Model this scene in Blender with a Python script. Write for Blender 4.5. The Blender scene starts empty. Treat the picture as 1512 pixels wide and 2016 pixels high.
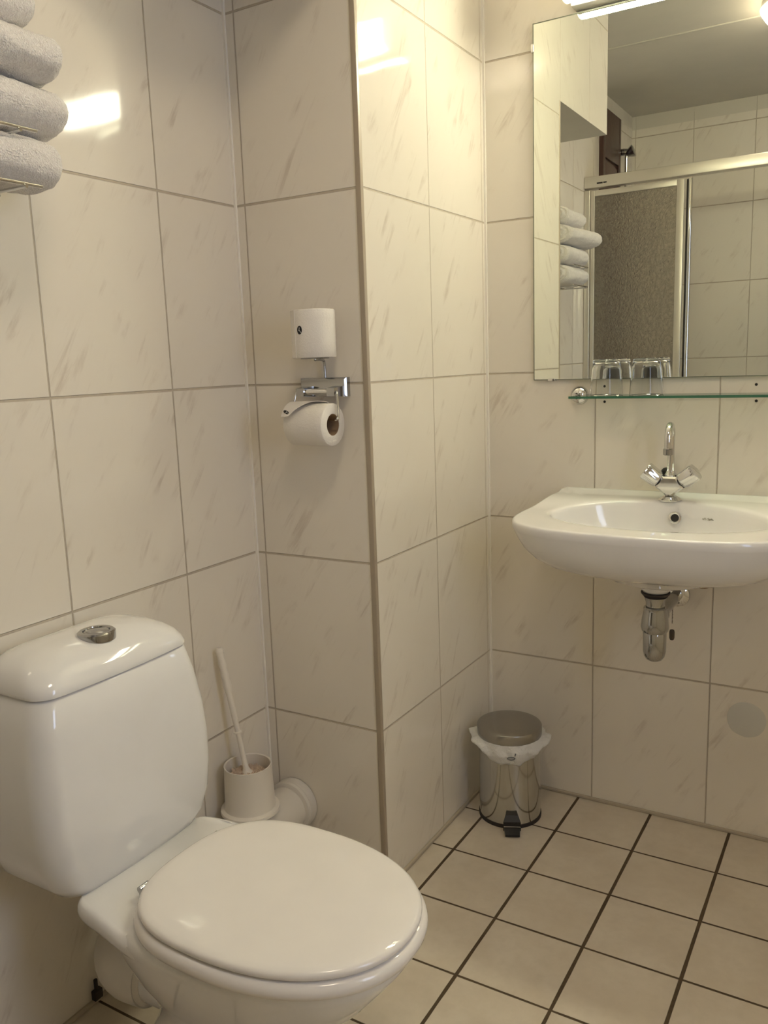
import bpy, bmesh, math, random
from mathutils import Vector, Matrix, noise
random.seed(7)
SC = bpy.context.scene
COL = SC.collection
PI = math.pi

# ---------------------------------------------------------------- camera
cam_d = bpy.data.cameras.new('camera')
cam = bpy.data.objects.new('camera', cam_d)
COL.objects.link(cam)
SC.camera = cam
cam_d.sensor_fit = 'VERTICAL'
cam_d.sensor_height = 36.0
cam_d.lens = 1656.5 / 2016 * 36.0
cam_d.clip_start = 0.02
R_ = Vector((0.85992, 0.50924, -0.03468))
U_ = Vector((-0.06063, 0.16939, 0.98368))
F_ = Vector((-0.50681, 0.84379, -0.17654))
m = Matrix.Identity(4)
for i in range(3):
    m[i][0] = R_[i]; m[i][1] = U_[i]; m[i][2] = -F_[i]
m.translation = Vector((1.29616, -1.55217, 1.24513))
cam.matrix_world = m

# ---------------------------------------------------------------- view, world, daylight
SC.view_settings.view_transform = 'Standard'
SC.view_settings.look = 'None'
SC.view_settings.gamma = 1.0
SC.view_settings.exposure = 0.27
SC.view_settings.use_curve_mapping = False
SC.cycles.max_bounces = 10
SC.cycles.diffuse_bounces = 5
SC.cycles.glossy_bounces = 6
SC.cycles.transmission_bounces = 8
SC.cycles.transparent_max_bounces = 12

wd = bpy.data.worlds.new('daylight'); SC.world = wd
wd.use_nodes = True
bg = wd.node_tree.nodes['Background']
bg.inputs[0].default_value = (0.62, 0.72, 1.0, 1)
SKY = 6.5
bg.inputs[1].default_value = SKY
LAMP_MIRROR = 46.0
LAMP_CEIL = 19.5
COL_MIRROR = (1.0, 0.95, 0.70)
COL_CEIL = (1.0, 0.84, 0.62)

XR, YB, CH = 1.95, -2.165, 2.51       # right wall, back wall, ceiling height
WX, WY = 0.336, 0.627                 # pillar face, mirror wall
WIN = (-1.10, -0.70, 0.95, 2.05)      # window in the right wall
pl = bpy.data.lights.new('window_daylight', 'AREA')
pl.shape = 'RECTANGLE'; pl.size = WIN[1] - WIN[0]; pl.size_y = WIN[3] - WIN[2]
pl.cycles.is_portal = True
po = bpy.data.objects.new('window_daylight', pl); COL.objects.link(po)
po.location = (XR + 0.11, (WIN[0] + WIN[1]) / 2, (WIN[2] + WIN[3]) / 2)
po.rotation_euler = (0, PI / 2, 0)
pl.size, pl.size_y = WIN[3] - WIN[2], WIN[1] - WIN[0]

# ---------------------------------------------------------------- material helpers
class NT:
    def __init__(s, name):
        s.m = bpy.data.materials.new(name); s.m.use_nodes = True
        s.t = s.m.node_tree; s.b = s.t.nodes['Principled BSDF']; s.out = s.t.nodes['Material Output']
    def n(s, typ, **kw):
        nd = s.t.nodes.new(typ)
        for k, v in kw.items(): setattr(nd, k, v)
        return nd
    def put(s, sock, v):
        if isinstance(v, bpy.types.NodeSocket): s.t.links.new(v, sock)
        else: sock.default_value = v
    def math(s, op, a, b=None, c=None):
        nd = s.n('ShaderNodeMath', operation=op)
        s.put(nd.inputs[0], a)
        if b is not None: s.put(nd.inputs[1], b)
        if c is not None: s.put(nd.inputs[2], c)
        return nd.outputs[0]
    def ramp(s, v, a, b, x=0.0, y=1.0, smooth=True):
        nd = s.n('ShaderNodeMapRange')
        if smooth: nd.interpolation_type = 'SMOOTHSTEP'
        s.put(nd.inputs[0], v)
        for i, q in enumerate((a, b, x, y)): nd.inputs[i + 1].default_value = q
        return nd.outputs[0]
    def mix(s, f, a, b):
        nd = s.n('ShaderNodeMix', data_type='RGBA')
        s.put(nd.inputs[0], f)
        s.put(nd.inputs[6], a if isinstance(a, bpy.types.NodeSocket) else (*a, 1))
        s.put(nd.inputs[7], b if isinstance(b, bpy.types.NodeSocket) else (*b, 1))
        return nd.outputs[2]
    def comb(s, x, y, z=0.0):
        nd = s.n('ShaderNodeCombineXYZ')
        for i, q in enumerate((x, y, z)): s.put(nd.inputs[i], q)
        return nd.outputs[0]
    def noise(s, v, scale, detail=3, rough=.5, dist=0.0, out=0):
        nd = s.n('ShaderNodeTexNoise'); s.put(nd.inputs['Vector'], v)
        nd.inputs['Scale'].default_value = scale; nd.inputs['Detail'].default_value = detail
        nd.inputs['Roughness'].default_value = rough; nd.inputs['Distortion'].default_value = dist
        return nd.outputs[out]
    def obj(s): return s.n('ShaderNodeTexCoord').outputs['Object']
    def bump(s, h, dist, strength=1.0, prev=None):
        nd = s.n('ShaderNodeBump'); s.put(nd.inputs['Height'], h)
        nd.inputs['Distance'].default_value = dist; nd.inputs['Strength'].default_value = strength
        if prev is not None: s.put(nd.inputs['Normal'], prev)
        return nd.outputs[0]

def simple(name, col, rough=.5, metal=0.0, coat=0.0, spec=.5, bump=None, sheen=0.0):
    t = NT(name); b = t.b
    b.inputs['Base Color'].default_value = (*col, 1); b.inputs['Roughness'].default_value = rough
    b.inputs['Metallic'].default_value = metal; b.inputs['Coat Weight'].default_value = coat
    b.inputs['Specular IOR Level'].default_value = spec; b.inputs['Sheen Weight'].default_value = sheen
    co = t.obj()
    nz = t.noise(co, 9.0, 2)
    t.put(b.inputs['Base Color'], t.mix(t.ramp(nz, .3, .7, 0, 1), tuple(c * .97 for c in col), col))
    if bump:
        sc_, d_ = bump
        t.put(b.inputs['Normal'], t.bump(t.noise(co, sc_, 4, .6), d_))
    return t.m

def tile_mat(name, ax, u0, base=(.80, .745, .655), grout=(.53, .46, .365), w=.3055, h=.4, gw=.0042, seed=0.0, sign=1.0, band=True):
    t = NT(name); b = t.b
    co = t.obj(); sp = t.n('ShaderNodeSeparateXYZ'); t.put(sp.inputs[0], co)
    u = sp.outputs[ax]; z = sp.outputs[2]
    uu = t.math('ADD', t.math('DIVIDE', t.math('SUBTRACT', u, u0), w), 50.0)
    zz = t.math('ADD', t.math('DIVIDE', z, h), 50.0)
    fu = t.math('FRACT', uu); fz = t.math('FRACT', zz)
    du = t.math('MULTIPLY', t.math('MINIMUM', fu, t.math('SUBTRACT', 1.0, fu)), w)
    dz = t.math('MULTIPLY', t.math('MINIMUM', fz, t.math('SUBTRACT', 1.0, fz)), h)
    # vertical joints are tighter than horizontal ones
    d = t.math('MINIMUM', t.math('ADD', du, .0007), dz)
    tile = t.ramp(d, gw / 2 - .0004, gw / 2 + .0008)
    iu = t.math('FLOOR', uu); iz = t.math('FLOOR', zz)
    wn = t.n('ShaderNodeTexWhiteNoise', noise_dimensions='3D'); t.put(wn.inputs['Vector'], t.comb(iu, iz, seed))
    off = t.n('ShaderNodeSeparateXYZ'); t.put(off.inputs[0], wn.outputs['Color'])
    # diagonal vein coordinates (about 60 degrees)
    a = math.radians(58)
    us = t.math('MULTIPLY', u, sign)
    al = t.math('ADD', t.math('MULTIPLY', us, math.cos(a)), t.math('MULTIPLY', z, math.sin(a)))
    pe = t.math('SUBTRACT', t.math('MULTIPLY', us, math.sin(a)), t.math('MULTIPLY', z, math.cos(a)))
    ox = t.math('MULTIPLY', off.outputs[0], 9.0); oy = t.math('MULTIPLY', off.outputs[1], 9.0)
    v = t.comb(t.math('ADD', t.math('MULTIPLY', al, 6.0), ox), t.math('ADD', t.math('MULTIPLY', pe, 40.0), oy), seed)
    n1 = t.noise(v, 1.0, 5, .62, .6)
    v2 = t.comb(t.math('ADD', al, oy), t.math('ADD', pe, ox), seed + 3)
    gate = t.ramp(t.noise(v2, 9.0, 3, .5), .46, .66)
    vein = t.math('MULTIPLY', t.ramp(n1, .50, .70), gate)
    cl = t.ramp(t.noise(v2, 3.3, 3, .6), .3, .7)
    c0 = t.mix(t.math('MULTIPLY', cl, .35), base, (base[0] * .95, base[1] * .93, base[2] * .90))
    c1 = t.mix(t.math('MULTIPLY', vein, .42), c0, (.44, .35, .27))
    gn = t.noise(co, 60.0, 2)
    g1 = t.mix(gn, tuple(c * .85 for c in grout), tuple(min(1, c * 1.12) for c in grout))
    c2 = t.mix(tile, g1, c1)
    rough = t.ramp(tile, 0, 1, .75, .075, False)
    h1 = t.bump(tile, .0016)
    h2 = t.bump(t.noise(v2, 5.0, 2, .4), .0016, 1.0, h1)
    if band:
        bm_ = t.ramp(z, 2.440, 2.443)
        c2 = t.mix(bm_, c2, (.62, .58, .50))
        rough = t.math('ADD', t.math('MULTIPLY', rough, t.math('SUBTRACT', 1.0, bm_)), t.math('MULTIPLY', bm_, .7))
    t.put(b.inputs['Base Color'], c2); t.put(b.inputs['Roughness'], rough); t.put(b.inputs['Normal'], h2)
    b.inputs['Specular IOR Level'].default_value = .5
    return t.m

def floor_mat():
    t = NT('floor_tiles'); b = t.b
    co = t.obj(); sp = t.n('ShaderNodeSeparateXYZ'); t.put(sp.inputs[0], co)
    s = .2017
    def axis(o, u0):
        q = t.math('ADD', t.math('DIVIDE', t.math('SUBTRACT', o, u0), s), 50.0)
        f = t.math('FRACT', q)
        return t.math('MULTIPLY', t.math('MINIMUM', f, t.math('SUBTRACT', 1.0, f)), s), t.math('FLOOR', q)
    wob = t.math('MULTIPLY', t.math('SUBTRACT', t.noise(co, 14.0, 2), .5), .0016)
    dx, ix = axis(sp.outputs[0], .4035); dy, iy = axis(sp.outputs[1], .425)
    dx = t.math('ADD', dx, wob); dy = t.math('ADD', dy, wob)
    mx = t.ramp(dx, .0032, .0041); my = t.ramp(dy, .0022, .0031)
    tile = t.math('MINIMUM', mx, my)
    wn = t.n('ShaderNodeTexWhiteNoise', noise_dimensions='3D'); t.put(wn.inputs['Vector'], t.comb(ix, iy, 2.0))
    n1 = t.ramp(t.noise(co, 7.0, 4, .6), .3, .72); n2 = t.ramp(t.noise(co, 42.0, 3, .6), .35, .75)
    c = t.mix(n1, (.66, .59, .485), (.58, .505, .40))
    c = t.mix(t.math('MULTIPLY', n2, .25), c, (.50, .43, .34))
    c = t.mix(t.math('MULTIPLY', wn.outputs['Value'], .18), c, (.66, .57, .44))
    g = t.mix(t.noise(co, 80.0, 2), (.060, .038, .018), (.11, .075, .040))
    # pale worn grout where the cubicle of the toilet stands is left plain
    t.put(b.inputs['Base Color'], t.mix(tile, g, c))
    t.put(b.inputs['Roughness'], t.ramp(tile, 0, 1, .85, .38, False))
    nb = t.bump(tile, .0016)
    t.put(b.inputs['Normal'], t.bump(t.noise(co, 30.0, 3), .0008, .6, nb))
    return t.m

M = {}
M['tile_left'] = tile_mat('wall_tiles_left', 1, -.2402, seed=1.0, sign=1.0)
M['tile_niche'] = tile_mat('wall_tiles_niche', 0, .0273, seed=4.0)
M['tile_side'] = tile_mat('wall_tiles_side', 1, .3023, seed=7.0, gw=.0036)
M['tile_front'] = tile_mat('wall_tiles_front', 0, .6411, seed=11.0, gw=.0038)
M['tile_back'] = tile_mat('wall_tiles_back', 0, .3250, seed=15.0)
M['tile_right'] = tile_mat('wall_tiles_right', 1, 0.0, seed=18.0)
M['floor'] = floor_mat()
M['ceiling'] = simple('ceiling_paint', (.60, .57, .50), .8, bump=(120, .0005))
M['caulk'] = simple('corner_sealant', (.88, .84, .76), .5)
M['caulk_grey'] = simple('floor_joint_sealant', (.46, .40, .31), .7, bump=(90, .0006))
M['trim'] = simple('corner_profile_plastic', (.40, .335, .25), .35)
M['ceramic'] = simple('white_ceramic', (.82, .805, .785), .06, coat=.3)
M['seat'] = simple('white_seat_plastic', (.84, .80, .755), .06)
M['plastic'] = simple('white_plastic', (.80, .745, .66), .32)
M['pvc'] = simple('white_pipe_plastic', (.72, .675, .60), .35)
M['bristle'] = simple('brush_bristles', (.68, .54, .42), .8, bump=(160, .004))
M['chrome'] = simple('chrome', (.72, .72, .71), .07, metal=1.0)
M['chrome_dark'] = simple('darkened_chrome', (.45, .45, .45), .09, metal=1.0)  # same chrome, with dark reflections put into its base colour
M['steel'] = simple('polished_steel', (.56, .56, .54), .10, metal=1.0)
M['steel_brush'] = simple('brushed_steel', (.40, .39, .37), .26, metal=1.0)
M['alu'] = simple('anodised_aluminium', (.66, .63, .57), .30, metal=.75)
M['black'] = simple('black_plastic', (.012, .011, .010), .4)
M['rubber'] = simple('dark_rubber', (.03, .022, .018), .6)
M['brown'] = simple('dark_brown_wood', (.065, .028, .020), .35, bump=(40, .001))
M['brown2'] = simple('dark_brown_panel', (.085, .038, .028), .35)
M['hole'] = simple('dark_plug_hole', (.02, .016, .012), .8)
M['bead'] = simple('tarnished_bead_chain', (.16, .12, .08), .35, metal=.8)
M['weight'] = simple('dark_pull_weight', (.055, .042, .028), .45)
M['brass'] = simple('worn_brass', (.32, .22, .13), .4, metal=.6, bump=(120, .002))
M['core'] = simple('cardboard_core', (.30, .20, .12), .85)
M['ink'] = simple('black_ink', (.006, .005, .006), .6)
M['inkwhite'] = simple('white_ink', (.75, .73, .70), .6)
M['greyink'] = simple('faded_grey_ink', (.16, .14, .09), .5)
M['greymark'] = simple('grey_print', (.13, .14, .15), .6)
M['patch'] = simple('plaster_patch', (.655, .635, .58), .6, bump=(60, .0012))
M['frame_white'] = simple('white_window_frame', (.8, .8, .8), .3)
M['lampbody'] = simple('lamp_housing', (.45, .43, .38), .4)

def paper_mat():
    t = NT('tissue_paper'); b = t.b
    co = t.obj()
    n = t.noise(co, 260.0, 3, .7); n2 = t.noise(co, 25.0, 3)
    t.put(b.inputs['Base Color'], t.mix(n2, (.78, .735, .675), (.86, .82, .76)))
    b.inputs['Roughness'].default_value = .9
    t.put(b.inputs['Normal'], t.bump(n, .0012))
    return t.m
M['paper'] = paper_mat()
def towel_mat():
    t = NT('terry_cotton'); b = t.b
    co = t.obj()
    vo = t.n('ShaderNodeTexVoronoi'); t.put(vo.inputs['Vector'], co); vo.inputs['Scale'].default_value = 420.0
    n = t.noise(co, 190.0, 4, .7, .8); n2 = t.noise(co, 28.0, 4, .6)
    hgt = t.math('ADD', t.math('MULTIPLY', n, .8), t.math('MULTIPLY', vo.outputs['Distance'], .5))
    t.put(b.inputs['Base Color'], t.mix(t.ramp(n, .3, .7), (.80, .75, .70), (.93, .885, .84)))
    b.inputs['Roughness'].default_value = 1.0; b.inputs['Sheen Weight'].default_value = .35
    b.inputs['Specular IOR Level'].default_value = .1
    t.put(b.inputs['Normal'], t.bump(n2, .006, .6, t.bump(hgt, .004)))
    return t.m
M['towel'] = towel_mat()
def emit(name, col, s):
    t = NT(name)
    t.b.inputs['Base Color'].default_value = (.8, .8, .8, 1)
    t.b.inputs['Emission Color'].default_value = (*col, 1); t.b.inputs['Emission Strength'].default_value = s
    return t.m
M['lamp_mirror'] = emit('mirror_lamp_diffuser', COL_MIRROR, LAMP_MIRROR)
M['lamp_cap'] = emit('lamp_end_cap', COL_MIRROR, 1.6)
M['lamp_ceil'] = emit('ceiling_lamp_glass', COL_CEIL, LAMP_CEIL)
def mirror_mat():
    t = NT('mirror_silver'); b = t.b
    b.inputs['Base Color'].default_value = (.84, .87, .80, 1); b.inputs['Metallic'].default_value = 1
    b.inputs['Roughness'].default_value = 0.0
    return t.m
M['mirror'] = mirror_mat()
M['mirror_edge'] = simple('mirror_cut_edge', (.16, .17, .12), .3)
def sheet_glass(name, tint, ior=1.5):
    t = NT(name); t.t.nodes.remove(t.b)
    tr = t.n('ShaderNodeBsdfTransparent'); tr.inputs[0].default_value = (*tint, 1)
    gl = t.n('ShaderNodeBsdfGlossy'); gl.inputs['Roughness'].default_value = 0.0
    fr = t.n('ShaderNodeFresnel')
    ge = t.n('ShaderNodeNewGeometry')
    t.put(fr.inputs[0], t.math('SUBTRACT', ior, t.math('MULTIPLY', ge.outputs['Backfacing'], ior - 1/ior)))
    mx = t.n('ShaderNodeMixShader'); t.put(mx.inputs[0], fr.outputs[0])
    t.t.links.new(tr.outputs[0], mx.inputs[1]); t.t.links.new(gl.outputs[0], mx.inputs[2])
    t.t.links.new(mx.outputs[0], t.out.inputs[0])
    return t.m
M['shelf_glass'] = sheet_glass('shelf_glass', (.90, .965, .91))
def clear_glass():
    t = NT('drinking_glass_clear'); b = t.b
    b.inputs['Base Color'].default_value = (1, 1, .99, 1); b.inputs['Roughness'].default_value = 0.0
    b.inputs['Transmission Weight'].default_value = 1.0; b.inputs['IOR'].default_value = 1.33
    return t.m
M['glass_sheet'] = clear_glass()
M['clear_sheet'] = sheet_glass('clear_sheet_glass', (.95, .96, .95))
def edge_glass():
    t = NT('green_glass_edge'); b = t.b
    b.inputs['Base Color'].default_value = (.05, .16, .095, 1); b.inputs['Roughness'].default_value = .15
    return t.m
M['glass_edge'] = edge_glass()
def frosted():
    t = NT('frosted_shower_glass'); b = t.b
    co = t.obj()
    b.inputs['Base Color'].default_value = (.66, .62, .55, 1); b.inputs['Roughness'].default_value = .10
    b.inputs['Transmission Weight'].default_value = .93; b.inputs['IOR'].default_value = 1.3
    t.put(b.inputs['Normal'], t.bump(t.noise(co, 60.0, 4, .65, 1.2), .012, 1.0))
    return t.m
M['frosted'] = frosted()
def bag_mat():
    t = NT('bin_liner_film'); b = t.b
    co = t.obj()
    b.inputs['Base Color'].default_value = (.78, .77, .74, 1); b.inputs['Roughness'].default_value = .35
    b.inputs['Alpha'].default_value = .9
    t.put(b.inputs['Normal'], t.bump(t.noise(co, 38.0, 4, .6, 1.5), .008, .8))
    return t.m
M['bag'] = bag_mat()

# ---------------------------------------------------------------- mesh helpers
class MB:
    def __init__(s): s.bm = bmesh.new()
    def loft(s, rings, cap0=True, cap1=True, mi=0, closed=True):
        vr = [[s.bm.verts.new(p) for p in r] for r in rings]
        n = len(vr[0])
        for a, b in zip(vr, vr[1:]):
            for i in range(n if closed else n - 1):
                j = (i + 1) % n
                f = s.bm.faces.new((a[i], a[j], b[j], b[i])); f.material_index = mi
        if cap0: f = s.bm.faces.new(list(reversed(vr[0]))); f.material_index = mi
        if cap1: f = s.bm.faces.new(vr[-1]); f.material_index = mi
        return s
    def box(s, x0, x1, y0, y1, z0, z1, mi=0, bev=0.0):
        if bev <= 0:
            v = [s.bm.verts.new(p) for p in ((x0,y0,z0),(x1,y0,z0),(x1,y1,z0),(x0,y1,z0),(x0,y0,z1),(x1,y0,z1),(x1,y1,z1),(x0,y1,z1))]
            for q in ((3,2,1,0),(4,5,6,7),(0,1,5,4),(1,2,6,5),(2,3,7,6),(3,0,4,7)):
                f = s.bm.faces.new([v[i] for i in q]); f.material_index = mi
            return s
        b2 = bmesh.new()
        bmesh.ops.create_cube(b2, size=1.0)
        for v in b2.verts:
            v.co = Vector(((x0+x1)/2 + v.co.x*(x1-x0), (y0+y1)/2 + v.co.y*(y1-y0), (z0+z1)/2 + v.co.z*(z1-z0)))
        bmesh.ops.bevel(b2, geom=list(b2.edges), offset=bev, segments=3, affect='EDGES', profile=.5)
        return s.merge(b2, mi)
    def merge(s, b2, mi=0):
        mp = {v: s.bm.verts.new(v.co) for v in b2.verts}
        for f in b2.faces:
            try:
                g = s.bm.faces.new([mp[v] for v in f.verts]); g.material_index = mi
            except ValueError: pass
        b2.free(); return s
    def lathe(s, prof, c=(0,0,0), seg=48, axis=(0,0,1), mi=0, cap0=True, cap1=True):
        ax = Vector(axis).normalized()
        q = Vector((0,0,1)).rotation_difference(ax)
        rings = []
        for r, z in prof:
            rings.append([Vector(c) + q @ Vector((max(r,1e-5)*math.cos(2*PI*i/seg), max(r,1e-5)*math.sin(2*PI*i/seg), z)) for i in range(seg)])
        return s.loft(rings, cap0, cap1, mi)
    def tube(s, path, r, seg=12, mi=0, cap=True):
        pts = [Vector(p) for p in path]
        rr = r if isinstance(r, (list, tuple)) else [r] * len(pts)
        rings = []; up = None
        for i, p in enumerate(pts):
            t = (pts[min(i+1, len(pts)-1)] - pts[max(i-1, 0)]).normalized()
            if up is None:
                up = Vector((0,0,1)) if abs(t.z) < .9 else Vector((1,0,0))
            up = (up - t * up.dot(t)).normalized(); sd = t.cross(up)
            rings.append([p + (up*math.cos(2*PI*k/seg) + sd*math.sin(2*PI*k/seg)) * rr[i] for k in range(seg)])
        return s.loft(rings, cap, cap, mi)
    def sphere(s, c, r, mi=0, seg=16):
        b2 = bmesh.new(); bmesh.ops.create_uvsphere(b2, u_segments=seg, v_segments=seg//2, radius=1)
        for v in b2.verts:
            k = r if isinstance(r, (tuple, list)) else (r, r, r)
            v.co = Vector(c) + Vector((v.co.x*k[0], v.co.y*k[1], v.co.z*k[2]))
        return s.merge(b2, mi)
    def build(s, name, mats, parent=None, smooth=True, ang=38, sub=0):
        if not isinstance(mats, (list, tuple)): mats = [mats]
        bm = s.bm
        bmesh.ops.recalc_face_normals(bm, faces=bm.faces)
        if smooth:
            for f in bm.faces: f.smooth = True
            for e in bm.edges:
                if len(e.link_faces) == 2 and e.calc_face_angle(0) > math.radians(ang): e.smooth = False
        org = ORG.get(parent.name, Vector((0,0,0))) if parent else Vector((0,0,0))
        if org.length > 0:
            for v in bm.verts: v.co -= org
        me = bpy.data.meshes.new(name); bm.to_mesh(me); bm.free()
        for q in mats: me.materials.append(M[q] if isinstance(q, str) else q)
        o = bpy.data.objects.new(name, me); COL.objects.link(o)
        if parent: o.parent = parent
        ORG[o.name] = org
        if sub:
            md = o.modifiers.new('sub', 'SUBSURF'); md.levels = sub; md.render_levels = sub
        return o
ORG = {}
def thing(name, label, cat, loc=(0,0,0), group=None):
    o = bpy.data.objects.new(name, None); COL.objects.link(o)
    o.empty_display_size = .05
    o.location = loc; ORG[o.name] = Vector(loc)
    o['label'] = label; o['category'] = cat
    if group: o['group'] = group
    return o
def tag(o, label, cat, group=None, loc=None):
    o['label'] = label; o['category'] = cat
    if group: o['group'] = group
    if loc is not None:
        lv = Vector(loc)
        for v in o.data.vertices: v.co -= lv
        o.location = lv
    return o
def structure(o):
    o['kind'] = 'structure'; return o
def copy_tree(o, parent=None):
    c = o.copy(); COL.objects.link(c)
    if parent: c.parent = parent
    for ch in list(o.children): copy_tree(ch, c)
    return c
def smooth01(a, b, x):
    t = max(0, min(1, (x-a)/(b-a))); return t*t*(3-2*t)
def catmull(pts, n=6):
    out = []
    P = [Vector(p) for p in pts]
    for i in range(len(P)-1):
        p0 = P[max(i-1,0)]; p1 = P[i]; p2 = P[i+1]; p3 = P[min(i+2,len(P)-1)]
        for k in range(n):
            t = k/n
            out.append(.5*((2*p1)+(p2-p0)*t+(2*p0-5*p1+4*p2-p3)*t*t+(3*p1-p0-3*p2+p3)*t**3))
    out.append(P[-1]); return out
def rrect(x0, x1, y0, y1, z, r, n=6):
    pts = []
    for cx, cy, a0 in ((x1-r, y1-r, 0), (x0+r, y1-r, PI/2), (x0+r, y0+r, PI), (x1-r, y0+r, 3*PI/2)):
        for k in range(n+1):
            a = a0 + PI/2*k/n
            pts.append((cx+r*math.cos(a), cy+r*math.sin(a), z))
    return pts

# ---------------------------------------------------------------- the room
def wall(name, boxes, mats):
    mb = MB()
    for b in boxes: mb.box(*b[:6], mi=b[6] if len(b) > 6 else 0)
    return structure(mb.build(name, mats, smooth=False))
T = .1
wall('floor', [(-T, XR+T, YB-T, WY+T, -T, 0)], 'floor')
wall('ceiling', [(-T, XR+T, YB-T, WY+T, CH, CH+T)], 'ceiling')
wall('wall_left', [(-T, 0, YB-T, 0, 0, CH)], 'tile_left')
wall('wall_front', [(WX, XR+T, WY, WY+T, 0, CH)], 'tile_front')
wall('wall_back', [(0, XR+T, YB-T, YB, 0, CH)], 'tile_back')
wall('wall_right', [(XR, XR+T, YB, WIN[0], 0, CH), (XR, XR+T, WIN[1], WY, 0, CH),
                    (XR, XR+T, WIN[0], WIN[1], 0, WIN[2]), (XR, XR+T, WIN[0], WIN[1], WIN[3], CH)], 'tile_right')
# boxed-in shaft: niche face looks to the room, side face looks to the basin
mb = MB().box(-T, WX, 0, WY+T, 0, CH)
for f in mb.bm.faces:
    f.material_index = 0 if abs(f.calc_center_median().y) < .01 else 1
structure(mb.build('wall_niche', ['tile_niche', 'tile_side'], smooth=False))
# tiled bulkhead above the toilet
mb = MB().box(0, WX, -.524, 0, 2.045, CH)
for f in mb.bm.faces:
    c = f.calc_center_median()
    f.material_index = 1 if c.x > WX-.01 else (2 if c.z < 2.05 else 0)
structure(mb.build('wall_bulkhead', ['tile_niche', 'tile_side', 'ceiling'], smooth=False))
# trims
structure(MB().box(WX-.0115, WX+.0012, -.0030, .0085, 0, 2.045, bev=.0012).build('trim_1', 'trim'))
structure(MB().box(0, .0055, -.0055, 0, 0, 2.045).build('trim_2', 'caulk'))
structure(MB().box(WX, WX+.0055, WY-.0055, WY, 0, CH).build('trim_3', 'caulk'))
structure(MB().box(WX, XR, WY-.008, WY, 0, .009, bev=.002).build('trim_4', 'caulk_grey'))
structure(MB().box(WX, WX+.008, 0, WY, 0, .009, bev=.002).build('trim_5', 'caulk_grey'))
structure(MB().box(0, .008, YB, 0, 0, .009, bev=.002).build('trim_6', 'caulk_grey'))
structure(MB().box(0, WX, -.008, 0, 0, .009, bev=.002).build('trim_7', 'caulk_grey'))
structure(MB().box(0, XR, -1.045, -1.030, CH-.004, CH+.002, bev=.0015).build('trim_8', 'ceiling'))
# window in the right wall
w1 = MB()
y0, y1, z0, z1 = WIN
for b in ((y0, y0+.03, z0, z1), (y1-.03, y1, z0, z1), (y0, y1, z0, z0+.03), (y0, y1, z1-.03, z1)):
    w1.box(XR+.03, XR+.07, b[0], b[1], b[2], b[3], bev=.003)
win = structure(w1.build('window_1', 'frame_white'))
MB().box(XR+.048, XR+.052, y0+.03, y1-.03, z0+.03, z1-.03).build('window_pane', 'clear_sheet', win, smooth=False)
# dark brown door in the left wall, inside the shower
dr = MB().box(-.004, .012, -1.865, -1.552, 0.0, 2.432, bev=.002)
dr.box(.010, .022, -1.865, -1.828, 0.0, 2.432, bev=.002).box(.010, .022, -1.589, -1.552, 0.0, 2.432, bev=.002)
dr.box(.010, .022, -1.83, -1.587, 2.20, 2.432, bev=.002).box(.010, .022, -1.83, -1.587, 0, .12, bev=.002)
door = structure(dr.build('door_1', 'brown'))
MB().box(.012, .018, -1.815, -1.602, .14, 2.18, bev=.002).build('door_panel', 'brown2', door)

# ---------------------------------------------------------------- mirror, its lamp, ceiling lamp
t = thing('wall_mirror', 'large frameless rectangular wall mirror above the glass shelf', 'mirror', (.873, .618, 1.18))
mb = MB().box(.477, 1.27, .6150, .6205, 1.180, 2.060)
for f in mb.bm.faces: f.material_index = 0 if f.calc_center_median().y < .6155 else 1
for q in ((.477, .4792, 1.18, 2.06), (1.2678, 1.27, 1.18, 2.06), (.477, 1.27, 2.0578, 2.06), (.477, 1.27, 1.18, 1.1820)):
    mb.box(q[0], q[1], .6146, .6151, q[2], q[3], mi=1)
mb.build('mirror_glass', ['mirror', 'mirror_edge'], t, smooth=False)
def clip(x, z, dx, dz):
    MB().box(x-dx, x+dx, .6125, .627, z-dz, z+dz, bev=.001).build('mirror_clip', 'chrome', t)
clip(.4765, 2.003, .0035, .010); clip(.527, 1.1805, .010, .0035); clip(1.20, 1.1805, .010, .0035)

t = thing('mirror_lamp', 'long lit white strip lamp fixed above the mirror', 'lamp', (.875, .6, 2.05))
mb = MB().box(.584, 1.166, .583, .627, 2.066, 2.142, bev=.003); mb.build('lamp_housing', 'lampbody', t)
def lamp_prof(x, s=1.0):
    pts = []
    for k in range(20):
        a = 2*PI*k/20
        c, sn = math.cos(a), math.sin(a)
        pts.append((x, .557 + .027*s*math.copysign(abs(c)**.8, c), 2.103 + .037*s*math.copysign(abs(sn)**.7, sn)))
    return pts
mb = MB(); mb.loft([lamp_prof(.5895), lamp_prof(1.1605)])
mb.build('lamp_diffuser', 'lamp_mirror', t)
for x, d in ((.590, -1), (1.160, 1)):
    MB().loft([lamp_prof(x, 1.01), lamp_prof(x+d*.009, 1.01), lamp_prof(x+d*.012, .96), lamp_prof(x+d*.0135, .85)]).build('end_cap', 'lamp_cap', t)

t = thing('ceiling_lamp', 'round glowing warm white ceiling lamp', 'lamp', (.945, -.93, CH))
MB().lathe([(.14, 0), (.146, .004), (.146, .022), (.14, .026)], (.945, -.93, CH-.026)).build('lamp_base', 'lampbody', t)
MB().lathe([(.02, -.075), (.06, -.071), (.10, -.058), (.13, -.036), (.146, -.012), (.15, 0)], (.945, -.93, CH-.026)).build('lamp_shade', 'lamp_ceil', t)

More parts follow.
